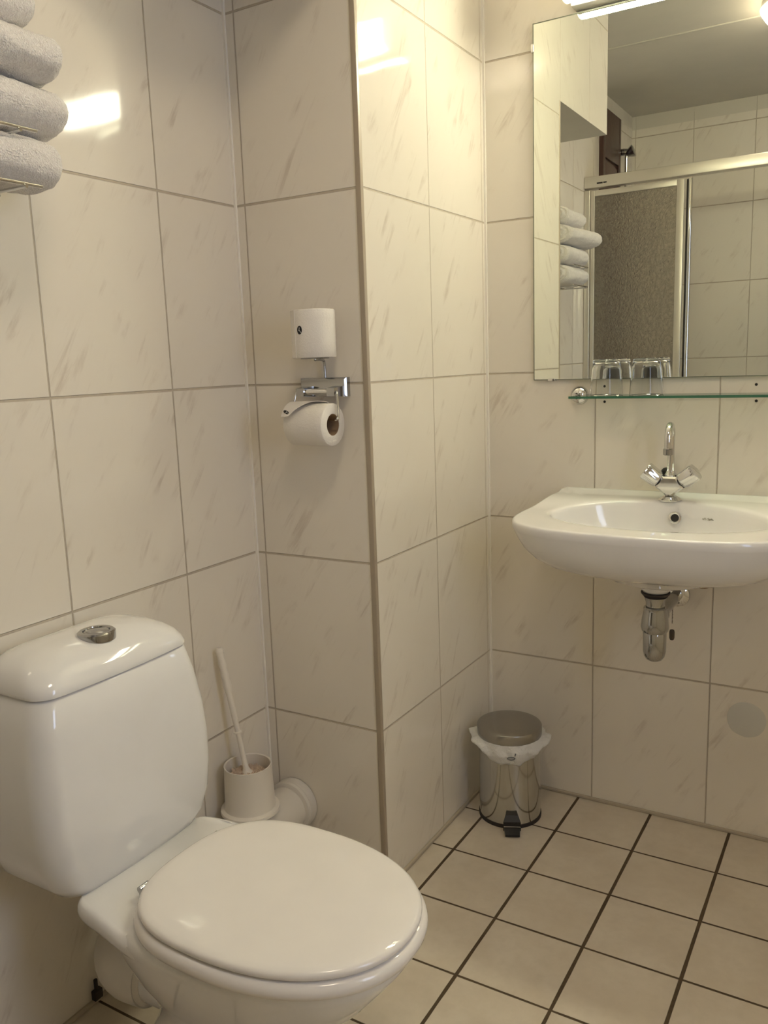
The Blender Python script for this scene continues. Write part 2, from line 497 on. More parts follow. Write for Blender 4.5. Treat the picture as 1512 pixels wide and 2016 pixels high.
# ---------------------------------------------------------------- glass shelf with glasses
t = thing('glass_shelf', 'clear green edged glass shelf under the mirror', 'shelf', (.862, .57, 1.136))
mb = MB().box(.607, 1.117, .512, .612, 1.1355, 1.1415)
for f in mb.bm.faces: f.material_index = 0 if abs(f.normal.z) > .5 or abs(f.calc_center_median().z-1.1385) > .002 else 1
mb.build('shelf_panel', ['shelf_glass', 'glass_edge'], t, smooth=False)
for x in (.601, 1.123):
    mb = MB().lathe([(.0235, 0), (.0245, .004), (.0235, .009), (.020, .015), (.0145, .020), (.007, .0235), (.001, .0245)], (x, WY, 1.1385), 32, (0, -1, 0))
    mb.box(x-.008, x+.008, .585, .612, 1.1295, 1.1345, bev=.001).box(x-.008, x+.008, .585, .612, 1.1425, 1.1475, bev=.001)
    mb.build('shelf_bracket', 'chrome', t)
def make_glass():
    o = thing('drinking_glass', 'left one of two upturned drinking glasses on the glass shelf', 'glass', (.687, .566, 1.1418), 'upturned glasses on the glass shelf')
    c = (.687, .566, 1.1418)
    prof = [(.0395, .0), (.0410, .0008), (.0408, .003), (.0375, .045), (.0345, .078), (.0325, .086), (.029, .0885), (.001, .0880)]
    inner = [(.001, .0800), (.028, .0805), (.0318, .0765), (.0344, .060), (.0394, .003), (.0397, .0)]
    mb = MB(); mb.lathe(prof + inner, c, 40, cap0=False, cap1=False)
    bmesh.ops.remove_doubles(mb.bm, verts=mb.bm.verts, dist=.00002)
    g = mb.build('glass_body', 'glass_sheet', o, ang=60)
    return o
g1 = make_glass()
g2 = copy_tree(g1); g2.location.x = .786
g2['label'] = 'right one of two upturned drinking glasses on the glass shelf'

# ---------------------------------------------------------------- holes and patch in the front wall
for x, z, l in ((.6645, 1.162, 'small dark plug hole just above the glass shelf, left pair'), (.6655, 1.1215, 'small dark plug hole just below the glass shelf, left pair'),
                (1.0265, 1.160, 'small dark plug hole just above the glass shelf, right pair'), (1.028, 1.1215, 'small dark plug hole just below the glass shelf, right pair')):
    o = MB().lathe([(.0034, 0), (.0030, .0006), (.001, .0008)], (x, WY-.0001, z), 16, (0, -1, 0)).build('plug_hole', 'hole')
    tag(o, l, 'hole', 'old plug holes around the shelf', (x, WY, z))
mb = MB()
ring = []
for k in range(40):
    a = 2*PI*k/40; r = .0465 + .0022*noise.noise(Vector((math.cos(a)*2, math.sin(a)*2, 5)))
    ring.append((1.037 + r*math.cos(a), r*math.sin(a) + .318))
mb.loft([[(x, WY, z) for x, z in ring], [(x, WY-.0012, z) for x, z in ring],
         [(1.037+(x-1.037)*.96, WY-.0018, .318+(z-.318)*.96) for x, z in ring]])
tag(mb.build('wall_patch', 'patch'), 'round greyish filled patch in the wall tile low beside the basin', 'patch', loc=(1.037, WY, .318))

# ---------------------------------------------------------------- wash basin
BX, BYc = .860, .385
half = catmull([(.305, .6265), (.311, .53), (.317, .43), (.318, .345), (.306, .265), (.264, .202), (.195, .165), (.10, .149), (0, .144)], 8)
outl = [Vector((BX+p.x, p.y)) for p in half] + [Vector((BX-p.x, p.y)) for p in reversed(half[:-1])]
N = 120
def outline_r(th):
    d = Vector((math.cos(th), math.sin(th))); c = Vector((BX, BYc)); best = 9
    L = outl + [outl[0]]
    for a, b in zip(L, L[1:]):
        e = b - a; den = d.x*e.y - d.y*e.x
        if abs(den) < 1e-9: continue
        q = a - c; tt = (q.x*e.y - q.y*e.x)/den; s_ = (q.x*d.y - q.y*d.x)/den
        if tt > 0 and -1e-6 <= s_ <= 1+1e-6: best = min(best, tt)
    return best
TH = [2*PI*k/N for k in range(N)]
OR = [outline_r(a) for a in TH]
def ell(rx, ry, cy):
    out = []
    for a in TH:   # star point from (BX,BYc) to ellipse centred (BX,cy)
        dx, dy = math.cos(a), math.sin(a); o = BYc - cy
        A = (dx/rx)**2 + (dy/ry)**2; B = 2*o*dy/ry**2; C = (o/ry)**2 - 1
        out.append((-B + math.sqrt(max(0, B*B-4*A*C)))/(2*A))
    return out
def ringo(rs, zf):
    out = []
    for a, r in zip(TH, rs):
        x = BX + r*math.cos(a); y = min(BYc + r*math.sin(a), .6268)
        out.append((x, y, zf(y) if callable(zf) else zf))
    return out
def ztop(y): return .8735 + .013*smooth01(.40, .56, y) + .0085*smooth01(.592, .612, y)
Ein = ell(.246, .152, .378)
sm = ell(.105, .075, .385)
def blend(f, base=None):
    return [r*f for r in OR]
rings = []
def lerp(A, B, t): return [a*(1-t)+b*t for a, b in zip(A, B)]
rings.append(ringo([r*.25 for r in sm], .7180))
rings.append(ringo([r*.85 for r in sm], .7185))
rings.append(ringo(sm, .7235))
for q, zz in ((.08, .7370), (.28, .7470), (.50, .7560), (.68, .7690), (.81, .7880), (.90, .8110), (.945, .8290), (.972, .8420), (.986, .8490)): rings.append(ringo(lerp(sm, OR, q), zz))
rings.append(ringo([r*.994 for r in OR], lambda y: ztop(y)-.0215))
rings.append(ringo([r*.999 for r in OR], lambda y: ztop(y)-.0185))
rings.append(ringo(OR, lambda y: ztop(y)-.009))
rings.append(ringo([r*.996 for r in OR], lambda y: ztop(y)-.003))
rings.append(ringo([r*.985 for r in OR], lambda y: ztop(y)-.0003))
o98 = [r*.975 for r in OR]
for q in (0, .12, .25, .5, .75, .92): rings.append(ringo(lerp(o98, [e*1.03 for e in Ein], q), ztop))
for s_, dz in ((1.01, -.001), (.995, -.004), (.982, -.010), (.965, -.022), (.94, -.040), (.89, -.062), (.80, -.083), (.64, -.103), (.42, -.115), (.2, -.120), (.09, -.122)):
    rings.append([(p[0], p[1], .8735*1.0 + dz + (ztop(p[1])-.8735)*max(0, 1+dz/.03)) for p in ringo([e*s_ for e in Ein], 0)])
t = thing('wash_basin', 'white ceramic wash basin on the tiled wall under the mirror', 'basin', (BX, WY, .72))
mb = MB().loft(rings)
mb.lathe([(.036, 0), (.035, -.012), (.029, -.0215)], (BX, .385, .7185), 40)
mb.build('basin_bowl', 'ceramic', t, ang=70)
# overflow ring on the inner back wall of the bowl
oc = Vector((.872, .5155, .8480)); on = Vector((0, -1, .38)).normalized()
mb = MB().lathe([(.0095, .000), (.0095, .003), (.0115, .0045), (.0148, .0035), (.0158, .001), (.0155, -.002)], oc, 36, on)
ovr = mb.build('overflow_ring', 'chrome', t)
MB().lathe([(.0098, .0010), (.0001, .0012)], oc, 28, on, cap0=False).build('overflow_hole', 'black', ovr)
def text_obj(name, body, size, mat, parent, loc, xdir, nrm, depth=.0003, squash=1.0):
    cu = bpy.data.curves.new(name, 'FONT'); cu.body = body; cu.size = size; cu.extrude = depth
    cu.align_x = 'LEFT'; cu.resolution_u = 2
    tmp = bpy.data.objects.new('tmp_text', cu); COL.objects.link(tmp)
    dg = bpy.context.evaluated_depsgraph_get(); dg.update()
    me = bpy.data.meshes.new_from_object(tmp.evaluated_get(dg))
    bpy.data.objects.remove(tmp, do_unlink=True)
    X = Vector(xdir).normalized(); Z = Vector(nrm).normalized(); X = (X - Z*X.dot(Z)).normalized(); Y = Z.cross(X)
    org = ORG.get(parent.name, Vector((0,0,0)))
    for v in me.vertices:
        v.co = Vector(loc) + X*v.co.x + Y*v.co.y*squash + Z*v.co.z - org
    me.materials.clear(); me.materials.append(M[mat])
    o = bpy.data.objects.new(name, me); COL.objects.link(o); o.parent = parent; ORG[o.name] = org
    return o
text_obj('printed_name', 'v/h Sphinx', .0078, 'greyink', t, (.9350, .5105, .8490), (1, 0, -.04), (0, -1, .36), depth=.0006)

# tap
t = thing('basin_tap', 'chrome twin knob tap with tall curved spout on the basin', 'tap', (.853, .545, .8865))
TX, TY = .853, .545
mb = MB().lathe([(.0285, 0), (.0285, .002), (.021, .007), (.016, .010)], (TX, TY, .8865), 40)
# faceted body: two arms meeting in a V
body = [(-.034, .031), (-.017, .058), (.017, .058), (.034, .031), (.006, .0085), (-.006, .0085)]
def bring(y, s): return [(TX + px*s, y, .8885 + .035 + (pz-.035)*s) for px, pz in body]
mb.loft([bring(TY-.019, .80), bring(TY-.015, .97), bring(TY-.008, 1.0), bring(TY+.012, 1.0), bring(TY+.018, .85)])
mb.build('tap_body', 'chrome', t, ang=25)
def knob(sx):
    ax = Vector((sx*.80, -.12, .60)).normalized()
    c0 = Vector((TX + sx*.026, TY-.002, .8885+.0455))
    q = Vector((0,0,1)).rotation_difference(ax)
    mb = MB(); rings = []
    for r, z in ((.0165, 0), (.0185, .0015), (.0215, .006), (.0225, .030), (.0232, .039), (.0215, .0425), (.012, .0435)):
        rg = []
        for k in range(48):
            a = 2*PI*k/48
            f = 1 - .10*(.5+.5*math.cos(6*a)) if z > .004 and r > .015 else 1
            rg.append(c0 + q @ Vector((r*f*math.cos(a), r*f*math.sin(a), z)))
        rings.append(rg)
    mb.loft(rings); o = mb.build('tap_knob', 'chrome', t, ang=30)
    MB().lathe([(.0168, -.003), (.0168, .0008)], c0, 32, ax).build('knob_washer', 'black', o)
knob(-1); knob(1)
mb = MB().lathe([(.014, .0), (.0145, .004), (.011, .009), (.0095, .014)], (TX, TY, .8885+.057), 32)
path = [(TX, TY, .945), (TX, TY, 1.00), (TX, TY, 1.040)]
for k in range(1, 15):
    a = PI*k/14
    path.append((TX + .006*(1-math.cos(a))/2, TY - .031 + .031*math.cos(a), 1.040 + .031*math.sin(a)))
path += [(TX+.006, TY-.062, 1.030), (TX+.006, TY-.062, 1.012)]
mb.tube(path, [.0082]*3 + [.0088]*14 + [.0090, .0090], 20)
mb.build('tap_spout', 'chrome', t)
MB().lathe([(.0100, 0), (.0115, .001), (.0115, .0145), (.0100, .0155)], (TX+.006, TY-.062, 1.004), 28).build('tap_aerator', 'chrome_dark', t)
MB().sphere((TX-.016, TY+.028, .952), (.013, .010, .011)).tube([(TX-.016, TY+.028, .945), (TX-.014, TY+.026, .888)], .003).build('plug_lever', 'black', t)

# bottle trap
t = thing('bottle_trap', 'chrome bottle trap and waste pipe under the basin', 'drain trap', (BX, .385, .53))
c = (BX, .385, 0)
MB().lathe([(.030, .690), (.033, .694), (.033, .6965), (.028, .698)], c, 40).lathe([(.024, .683), (.027, .686), (.024, .690)], c, 40).build('rubber_washer', 'rubber', t)
MB().lathe([(.021, .640), (.0215, .672), (.0245, .680), (.0255, .686), (.020, .689)], c, 40).build('tail_pipe', 'chrome_dark', t)
MB().lathe([(.0225, .595), (.0300, .6035), (.0320, .612), (.0305, .628), (.0270, .6485), (.0262, .652), (.0268, .658), (.0250, .6605), (.0205, .660)], c, 40).build('trap_bell', 'chrome_dark', t)
MB().lathe([(.001, .528), (.010, .529), (.018, .533), (.0235, .541), (.0262, .553), (.0268, .600), (.024, .604)], c, 40).build('trap_cup', 'chrome_dark', t)
MB().tube([(BX+.010, .395, .632), (BX+.004, .42, .632), (BX, .50, .630), (BX, .58, .6285), (BX, .626, .628)], [.0155]*5, 24).lathe([(.0195, 0), (.0205, .004), (.0205, .016), (.0185, .018)], (BX+.004, .408, .632), 28, (0, 1, 0)).build('waste_pipe', 'chrome_dark', t)
MB().lathe([(.031, 0), (.0325, .003), (.031, .008), (.024, .0125), (.0155, .0145)], (BX, WY, .628), 36, (0, -1, 0)).build('wall_flange', 'chrome', t)
# bead chain
mb = MB(); z = .6155
cx, cy = .8640, .555
while z > .572: mb.sphere((cx + .0004*math.sin(z*900), cy, z), .0016, seg=8); z -= .0036
t = thing('bead_chain', 'short bead chain with dark weight hanging below the waste pipe', 'chain', (cx, cy, .611))
mb.build('chain_beads', 'bead', t)
MB().lathe([(.001, .5265), (.0045, .528), (.0065, .533), (.0068, .548), (.0055, .5535), (.001, .5555)], (cx, cy, 0), 20).build('pull_weight', 'weight', t)
# fixing under the basin
mb = MB().lathe([(.019, 0), (.0195, .006), (.013, .010), (.013, .03), (.008, .034)], (.925, WY, .670), 24, (0, -1, 0))
tag(mb.build('basin_fixing', 'brass'), 'brownish round wall fixing half hidden under the basin, right of the trap', 'fixing', loc=(.925, WY, .670))

# ---------------------------------------------------------------- toilet
YC, YS = -.600, -.597
t = thing('toilet', 'white close-coupled toilet with closed lid against the left wall', 'toilet', (.36, YS, 0))
def egg(z, xb, xf, hw, n=72, pf=2.15, pb=2.9, frac=.44, yc=YS):
    xc = xb + frac*(xf-xb); out = []
    for k in range(n):
        a = 2*PI*k/n; c, s = math.cos(a), math.sin(a)
        p = pf if c >= 0 else pb
        pm = p*.5 + 2.3*.5
        x = xc + ((xf-xc) if c >= 0 else (xc-xb))*math.copysign(abs(c)**(2/p), c)
        y = yc + hw*math.copysign(abs(s)**(2/(2.2 if c >= 0 else 2.6)), s)
        out.append((x, y, z))
    return out
mb = MB()
mb.loft([egg(0, .17, .545, .105), egg(.012, .168, .548, .108), egg(.05, .20, .535, .098), egg(.11, .235, .535, .092), egg(.17, .262, .565, .100),
         egg(.22, .255, .610, .122), egg(.27, .235, .662, .150), egg(.32, .21, .703, .168), egg(.352, .205, .727, .178), egg(.366, .21, .733, .1815), egg(.376, .225, .730, .178), egg(.3800, .24, .718, .166)])
# deck the cistern stands on
dk = catmull([(.03, .080), (.16, .085), (.182, .118), (.192, .146), (.208, .158), (.25, .166), (.32, .174), (.38, .172), (.45, .145)], 5)
def deck(z, s, dx=0):
    L = [(p.x, YS + p.y*s) for p in dk] + [(p.x, YS - p.y*s) for p in reversed(dk)]
    return [(x + dx, y, z - .018*smooth01(.24, .40, x)) for x, y in L]
mb.loft([deck(.336, .88, -.004), deck(.350, .95), deck(.362, .99), deck(.372, 1.0), deck(.380, .99), deck(.3850, .96), deck(.3868, .92)])
mb.build('toilet_bowl', 'ceramic', t, ang=60)
# horizontal outlet stub at the back
SX0, SX1, SH = .281, .744, .183
YL = YS - .003
ring_ = [egg(.3803, SX0+.006, SX1-.004, SH-.004, yc=YL), egg(.3840, SX0+.000, SX1+.004, SH+.003, yc=YL), egg(.3920, SX0-.001, SX1+.006, SH+.005, yc=YL),
         egg(.3990, SX0, SX1+.004, SH+.003, yc=YL), egg(.4035, SX0+.004, SX1-.001, SH-.002, yc=YL), egg(.4050, SX0+.011, SX1-.010, SH-.011, yc=YL)]
MB().loft(ring_).build('toilet_seat', 'seat', t, ang=60)
LX0, LX1, LH = .285, .742, .1785
def lidr(z, d): return egg(z+.003, LX0+d, LX1-d, LH-d, yc=YL)
MB().loft([lidr(.4030, .010), lidr(.4038, .003), lidr(.4065, .0003), lidr(.4105, .0), lidr(.4140, .0018), lidr(.4165, .0065), lidr(.4178, .016), lidr(.4190, .04), lidr(.4196, .09), lidr(.4198, .15)]).build('toilet_lid', 'seat', t, ang=60)
for s in (-1, 1):
    MB().lathe([(.009, .3868), (.009, .391), (.007, .395)], (.284, YS+s*.085, 0), 20).tube([(.284, YS+s*.085-.010, .400), (.284, YS+s*.085+.010, .400)], .0062, 14).build('hinge', 'chrome_dark', t)
def cr(z, x1, hw, r, x0=.012, bow=.010):
    pts = rrect(x0, x1, YC-hw, YC+hw, z, r, 8); out = []
    for x, y, zz in pts:
        k = 1 - ((y-YC)/hw)**2
        out.append((x + (bow*k if x > (x0+x1)/2 else 0), y, zz))
    return out
def subdiv(r, n=8):
    out = []
    for i, (a, b) in enumerate(zip(r, r[1:]+r[:1])):
        A, B = Vector(a), Vector(b)
        q = 8 if i % (n+1) == n else 1
        for k in range(q): out.append(tuple(A.lerp(B, k/q)))
    return out
def crs(z, x1, hw, r, x0=.012, bow=.010):
    base = subdiv(rrect(x0, x1, YC-hw, YC+hw, z, r, 8)); out = []
    for x, y, zz in base:
        k = max(0, 1 - ((y-YC)/hw)**2); k *= smooth01((x0+x1)/2, x1, x)
        out.append((x + bow*k, y, zz))
    return out
cb = [crs(.3765, .168, .118, .030, bow=.004), crs(.3780, .182, .136, .034, bow=.005), crs(.386, .193, .153, .036), crs(.408, .201, .171, .038), crs(.445, .205, .186, .040), crs(.50, .206, .194, .040),
      crs(.56, .205, .1955, .040), crs(.62, .201, .191, .038), crs(.68, .194, .181, .036), crs(.7305, .185, .168, .034), crs(.733, .182, .165, .034)]
MB().loft(cb).build('cistern', 'ceramic', t, ang=60)
cl = [crs(.7340, .181, .166, .034), crs(.7360, .1865, .1695, .035), crs(.7420, .187, .170, .036), crs(.752, .183, .1675, .040), crs(.763, .175, .161, .044, .014), crs(.774, .162, .148, .046, .018), crs(.783, .147, .130, .045, .026),
      crs(.7890, .130, .105, .035, .040, .006), crs(.7925, .118, .070, .025, .055, .003), crs(.7935, .105, .035, .012, .07, .001)]
lid = MB().loft(cl).build('cistern_lid', 'ceramic', t, ang=60)
bt = MB().lathe([(.0325, -.006), (.0330, .003), (.0325, .0075), (.0295, .0100), (.0235, .0100), (.0225, .0075)], (.128, YC, .7890), 40).build('flush_button', 'chrome_dark', lid)
b2 = MB().lathe([(.0212, .003), (.0212, .0088), (.0190, .0098), (.001, .0098)], (.128, YC, .7890), 36).build('button_disc', 'chrome_dark', lid)
# outlet stub belonging to the pan
MB().lathe([(.055, -.14), (.056, 0), (.054, .008)], (.200, YS+.008, .146), 40, (-1, 0, 0)).build('outlet_spigot', 'ceramic', t)

# soil pipe: elbow behind the pan, straight run to the niche wall
t = thing('soil_pipe', 'white plastic soil pipe from the toilet to the niche wall', 'pipe', (.085, -.3, .11))
ZP = .146
path = [(.200, YS+.008, ZP), (.192, YS+.008, ZP), (.190, YS+.008, ZP), (.150, YS+.006, ZP)]
for k in range(0, 11):
    a = PI/2*k/10
    path.append((.140 - .055*math.sin(a), YS + .006 + .060*(1-math.cos(a)), ZP + .006*k/10))
path += [(.083, -.42, .158), (.081, -.2, .163), (.080, -.04, .165), (.080, -.001, .165)]
MB().tube(path, [.0575, .064, .067, .069] + [.069 - .009*k/10 for k in range(11)] + [.0545, .0545, .0545, .0545], 40).build('pipe_bend', 'pvc', t)
MB().lathe([(.0545, -.0), (.062, .002), (.0635, .010), (.061, .016), (.061, .024), (.0635, .028), (.0625, .036), (.0548, .040)], (.080, -.0005, .165), 44, (0, -1, 0)).build('pipe_socket', 'pvc', t)
# small dark fitting in the floor corner
mb = MB().box(.002, .014, -.597, -.577, .0095, .030, bev=.002).tube([(.008, -.588, .03), (.008, -.588, .052)], .004, 12)
tag(mb.build('pipe_fitting', 'rubber'), 'small dark fitting in the floor corner behind the toilet', 'fitting', loc=(.012, -.588, .0095))

# ---------------------------------------------------------------- toilet brush
PX, PY, PZ = .0700, -.165, .2215
t = thing('brush_holder', 'white plastic toilet brush pot standing on the soil pipe', 'brush holder', (PX, PY, PZ))
prof = [(.030, .0), (.067, .0), (.0690, .003), (.0680, .009), (.0600, .013), (.0585, .020), (.0545, .112), (.0550, .115), (.0535, .1158), (.0515, .114), (.0545, .022), (.010, .018)]
MB().lathe(prof, (PX, PY, PZ), 56).build('holder_pot', 'plastic', t)
t = thing('toilet_brush', 'white toilet brush leaning in its pot against the left wall', 'toilet brush', (PX, PY, PZ+.03))
tb = Vector((PX-.002, PY-.002, PZ+.095)); tt = Vector((.0215, -.180, .6125))
ax = (tt-tb).normalized(); L = (tt-tb).length
prof = [(.012, -.02), (.016, -.004), (.010, .004), (.0065, .012), (.0060, .070), (.0060, .096), (.0098, .0975), (.0098, .1005), (.0062, .102), (.0068, .185), (.0070, .192), (.0085, .200), (.0100, .212), (.0078, .226), (.0098, .238), (.0080, .252), (.0098, .264), (.0078, .278), (.0092, .290), (.0070, L-.022), (.0060, L-.014), (.0095, L-.008), (.0098, L-.003), (.006, L+.003), (.001, L+.004)]
MB().lathe(prof, tb, 24, ax).build('brush_handle', 'plastic', t)
mb = MB(); mb.lathe([(.012, .030), (.034, .034), (.043, .05), (.045, .082), (.041, .092), (.014, .096)], (PX, PY, PZ), 40)
for k in range(420):
    a = random.uniform(0, 2*PI); r = math.sqrt(random.uniform(.1, 1))*.043
    b = Vector((PX + r*.8*math.cos(a), PY + r*.8*math.sin(a), PZ+.080))
    e = Vector((PX + r*math.cos(a) + random.uniform(-.004, .004), PY + r*math.sin(a) + random.uniform(-.004, .004), PZ + .099 + random.uniform(-.003, .004) - .2*abs(r)**1.2))
    mb.tube([b, e], .0010, 3)
mb.build('brush_head', 'bristle', t)

# ---------------------------------------------------------------- paper holder and rolls
t = thing('paper_holder', 'chrome toilet paper holder with spare roll arm on the niche wall', 'toilet paper holder', (.22, 0, 1.19))
def frus(y0, y1, x0, x1, z0, z1, ins):
    return [[(x0, y0, z0), (x1, y0, z0), (x1, y0, z1), (x0, y0, z1)], [(x0+ins, y1, z0+ins), (x1-ins, y1, z0+ins), (x1-ins, y1, z1-ins), (x0+ins, y1, z1-ins)]]
mb = MB().loft([frus(0, -.010, .166, .289, 1.172, 1.214, .003)[0], frus(0, -.012, .166, .289, 1.172, 1.214, .0005)[1], frus(0, -.016, .166, .289, 1.172, 1.214, .004)[1]])
mb.build('back_plate', 'chrome_dark', t, smooth=False)
for x in (.1750, .2560):
    mb = MB().loft([[(x, -.012, 1.172), (x+.030, -.012, 1.172), (x+.030, -.012, 1.196), (x, -.012, 1.196)], [(x+.002, -.046, 1.175), (x+.022, -.046, 1.175), (x+.022, -.046, 1.192), (x+.002, -.046, 1.192)]])
    mb.build('bracket', 'chrome_dark', t, smooth=False)
MB().tube([(.192, -.036, 1.184), (.264, -.036, 1.184)], .0065, 20).build('cross_bar', 'chrome', t)
RX0, RX1, RY, RZ, RR = .1825, .2800, -.060, 1.115, .0455
def arm(xa, xr, d):
    return MB().tube(catmull([(xa, -.040, 1.184), (xa+d*.004, -.044, 1.178), (xr+d*.004, -.055, 1.13), (xr+d*.003, -.058, RZ+.014), (xr, -.059, RZ+.010), (xr-d*.012, -.060, RZ+.010), (xr-d*.030, -.060, RZ+.010)], 6), .0024, 12)
arm(.280, RX1+.008, 1).build('wire_arm', 'chrome', t)
arm(.178, RX0-.008, -1).build('wire_arm', 'chrome', t)
SX, SY = .245, -.064
MB().tube(catmull([(.232, -.010, 1.212), (.232, -.012, 1.245), (.234, -.020, 1.2515), (SX, SY, 1.2525)], 8), .0030, 12).tube([(SX, SY, 1.252), (SX, SY, 1.330)], .003, 12).lathe([(.030, 0), (.031, .0015), (.030, .0025)], (SX, SY, 1.2545), 32).build('spare_roll_arm', 'chrome_dark', t)

def roll(name, label, c, axis, k):
    o = thing(name, label, 'toilet roll', c)
    a = Vector(axis)
    prof = [(.0235, -.0495), (.0490, -.0495), (.0505, -.0480), (.0503, -.020), (.0507, -.016), (.0504, .0), (.0506, .030), (.0505, .0480), (.0490, .0495), (.0235, .0495)]
    mb = MB()
    q = Vector((0,0,1)).rotation_difference(a); rings = []
    for r, z in prof + [(.0235, -.0495)]:
        rings.append([Vector(c) + q @ Vector((r*(k if r > .03 else 1)*math.cos(2*PI*i/64), r*(k if r > .03 else 1)*math.sin(2*PI*i/64), z)) for i in range(64)])
    mb.loft(rings, False, False); mb.build('paper_body', 'paper', o, ang=50)
    MB().lathe([(.0233, -.0490), (.0233, .0490), (.0223, .0490), (.0223, -.0490), (.0233, -.0490)], c, 40, axis, cap0=False, cap1=False).build('roll_core', 'core', o)
    return o
r1 = roll('toilet_roll', 'full spare white toilet roll standing upright on the holder', (SX, SY, 1.3065), (0, 0, 1), .91)
# outer loose edge of the upright roll and its printed mark
def mark_disc(parent, c, n, up, rx, rz, white):
    n = Vector(n).normalized(); up = Vector(up); up = (up-n*up.dot(n)).normalized(); sd = up.cross(n)
    rg = [[Vector(c) + sd*rx*k*math.cos(2*PI*i/28) + up*rz*k*math.sin(2*PI*i/28) + n*h for i in range(28)] for k, h in ((1, 0), (1, .0004), (.9, .0005))]
    o = MB().loft(rg).build('printed_mark', 'ink', parent)
    mb = MB()
    for (a0, b0), (a1, b1) in white:
        mb.tube([Vector(c)+sd*rx*a0+up*rz*b0+n*.0006, Vector(c)+sd*rx*a1+up*rz*b1+n*.0006], .0005, 6)
    mb.build('mark_lines', 'inkwhite', o)
a = math.radians(266)
mark_disc(r1, (SX+.0460*math.cos(a), SY+.0460*math.sin(a), 1.314), (math.cos(a), math.sin(a), 0), (0, 0, 1), .0062, .0088,
          (((0, .6), (-.15, .0)), ((-.15, 0), (-.35, -.2)), ((-.1, -.05), (.75, -.7))))
# loose end seam of the upright roll
mb = MB(); rg = []
for k in range(10):
    a = math.radians(212 + k*4.2)
    rg.append([(SX+(.0460)*math.cos(a), SY+(.0460)*math.sin(a), z) for z in (1.258, 1.355)])
rg2 = [[(SX+(.0472)*math.cos(math.radians(212+k*4.2)), SY+(.0472)*math.sin(math.radians(212+k*4.2)), z) for z in (1.355, 1.258)] for k in range(10)]
mb.loft([p+q for p, q in zip(rg, rg2)]); mb.build('loose_end', 'paper', r1)

RC = ((RX0+RX1)/2, RY, RZ)
r2 = roll('toilet_roll', 'white toilet roll hanging on the wire with its sheet folded to a point', RC, (1, 0, 0), .90)
# folded pointed sheet lying over the roll: angle measured from the top towards the room (-y)
def onroll(x, ang, lift=.0012):
    return Vector((x, RY - (RR+lift)*math.sin(ang), RZ + (RR+lift)*math.cos(ang)))
mb = MB(); rows = []
xl = RX0 - .0015
nA = 14
for k in range(nA+1):
    f = k/nA; ang = math.radians(-15 + 83*f)
    xr = RX1 - .016 - (RX1-.016-xl-.022)*max(0, (f-.10)/.90)**.95
    lift = .0015 + .003*math.sin(PI*f) + .006*f*f
    rows.append([onroll(xl + (xr-xl)*j/8, ang, lift + .004*f*(j/8)) for j in range(9)])
rg = [r + [p + (p-Vector((p.x, RY, RZ))).normalized()*.0009 for p in reversed(r)] for r in rows]
mb.loft(rg); sh = mb.build('folded_sheet', 'paper', r2)
pm = onroll(xl+.013, math.radians(58), .0105)
mark_disc(r2, pm, (pm-Vector((pm.x, RY, RZ))), (.75, .35, -.6), .0036, .0088, (((0, .9), (0, .1)), ((0, .1), (.9, -.1)), ((-.9, .0), (0, .1))))

# ---------------------------------------------------------------- towels and rack
t = thing('towel_rack', 'chrome wire towel rack on the left wall holding rolled towels', 'towel rack', (0, -.72, 1.52))
ZT = (1.5245, 1.6040)
YR0, YR1 = -.842, -.652
for z in ZT:
    for x in (.168, .065):
        MB().tube([(x, YR0, z), (x, YR1, z)], .0030, 12).build('rack_rod', 'chrome', t)
    for y in (YR0+.02, YR1-.03):
        MB().tube([(0.003, y, z-.004), (.172, y, z-.004)], .0028, 12).build('rack_arm', 'chrome', t)
for y in (YR0+.02, YR1-.03):
    MB().box(.0, .006, y-.008, y+.008, 1.505, 1.635, bev=.001).build('rack_plate', 'chrome', t)

def towel(label, cx, y0, y1, zc, rx, rz, seed, roll_off=0.0, skew=0.0):
    mb = MB(); NS = 72; rings = []
    Ly = y1 - y0
    def pt(th, k, y, q=0):
        c, s = math.cos(th), math.sin(th)
        p = Vector((cx + skew*(y-(y0+y1)/2) + rx*k*math.copysign(abs(c)**.92, c), y, zc + rz*k*math.copysign(abs(s)**.92, s)))
        d = noise.noise(Vector((p.x*22, p.y*14, p.z*22+seed)))*.0045 + noise.noise(Vector((p.x*70, p.y*70, p.z*70+seed)))*.0022 + noise.noise(Vector((p.x*210, p.y*210, p.z*210+seed)))*.0011
        n = Vector((c, 0, s)); return p + n*d*min(1, k*1.2)
    def cap(end, sgn):
        out = []
        for i in range(0, 17):
            k = i/16
            rg = []
            for j in range(NS):
                th = 2*PI*j/NS
                gro = .0050*math.cos(2*PI*3.4*k - th*sgn) * smooth01(.02, .2, k) * (1-smooth01(.80, .95, k))
                bul = .024*(1-k**3.2)
                rg.append(pt(th, max(k, .01), end + sgn*(bul - .024) + sgn*gro))
            out.append(rg)
        return out
    A = cap(y0, -1); B = cap(y1, 1)
    body = []
    for i in range(1, 30):
        f = i/30; y = (y0+.024) + (Ly-.048)*f
        sq = 1.0 + .010*math.sin(f*9+seed)
        body.append([pt(2*PI*j/NS, sq, y) for j in range(NS)])
    mb.loft(A + body + list(reversed(B)))
    o = mb.build('rolled_towel', 'towel', None, ang=70)
    return tag(o, label, 'towel', 'rolled white towels on the rack', (cx, (y0+y1)/2, zc-rz))
towel('lowest rolled white towel on the rack beside the toilet', .104, -.868, -.590, 1.5665, .066, .0385, 1.0)
towel('second rolled white towel from the bottom of the rack', .104, -.870, -.574, 1.6450, .068, .0385, 5.0)
towel('third rolled white towel from the bottom, longest and widest of the stack', .116, -.940, -.580, 1.7220, .078, .0375, 9.0, skew=-.08)
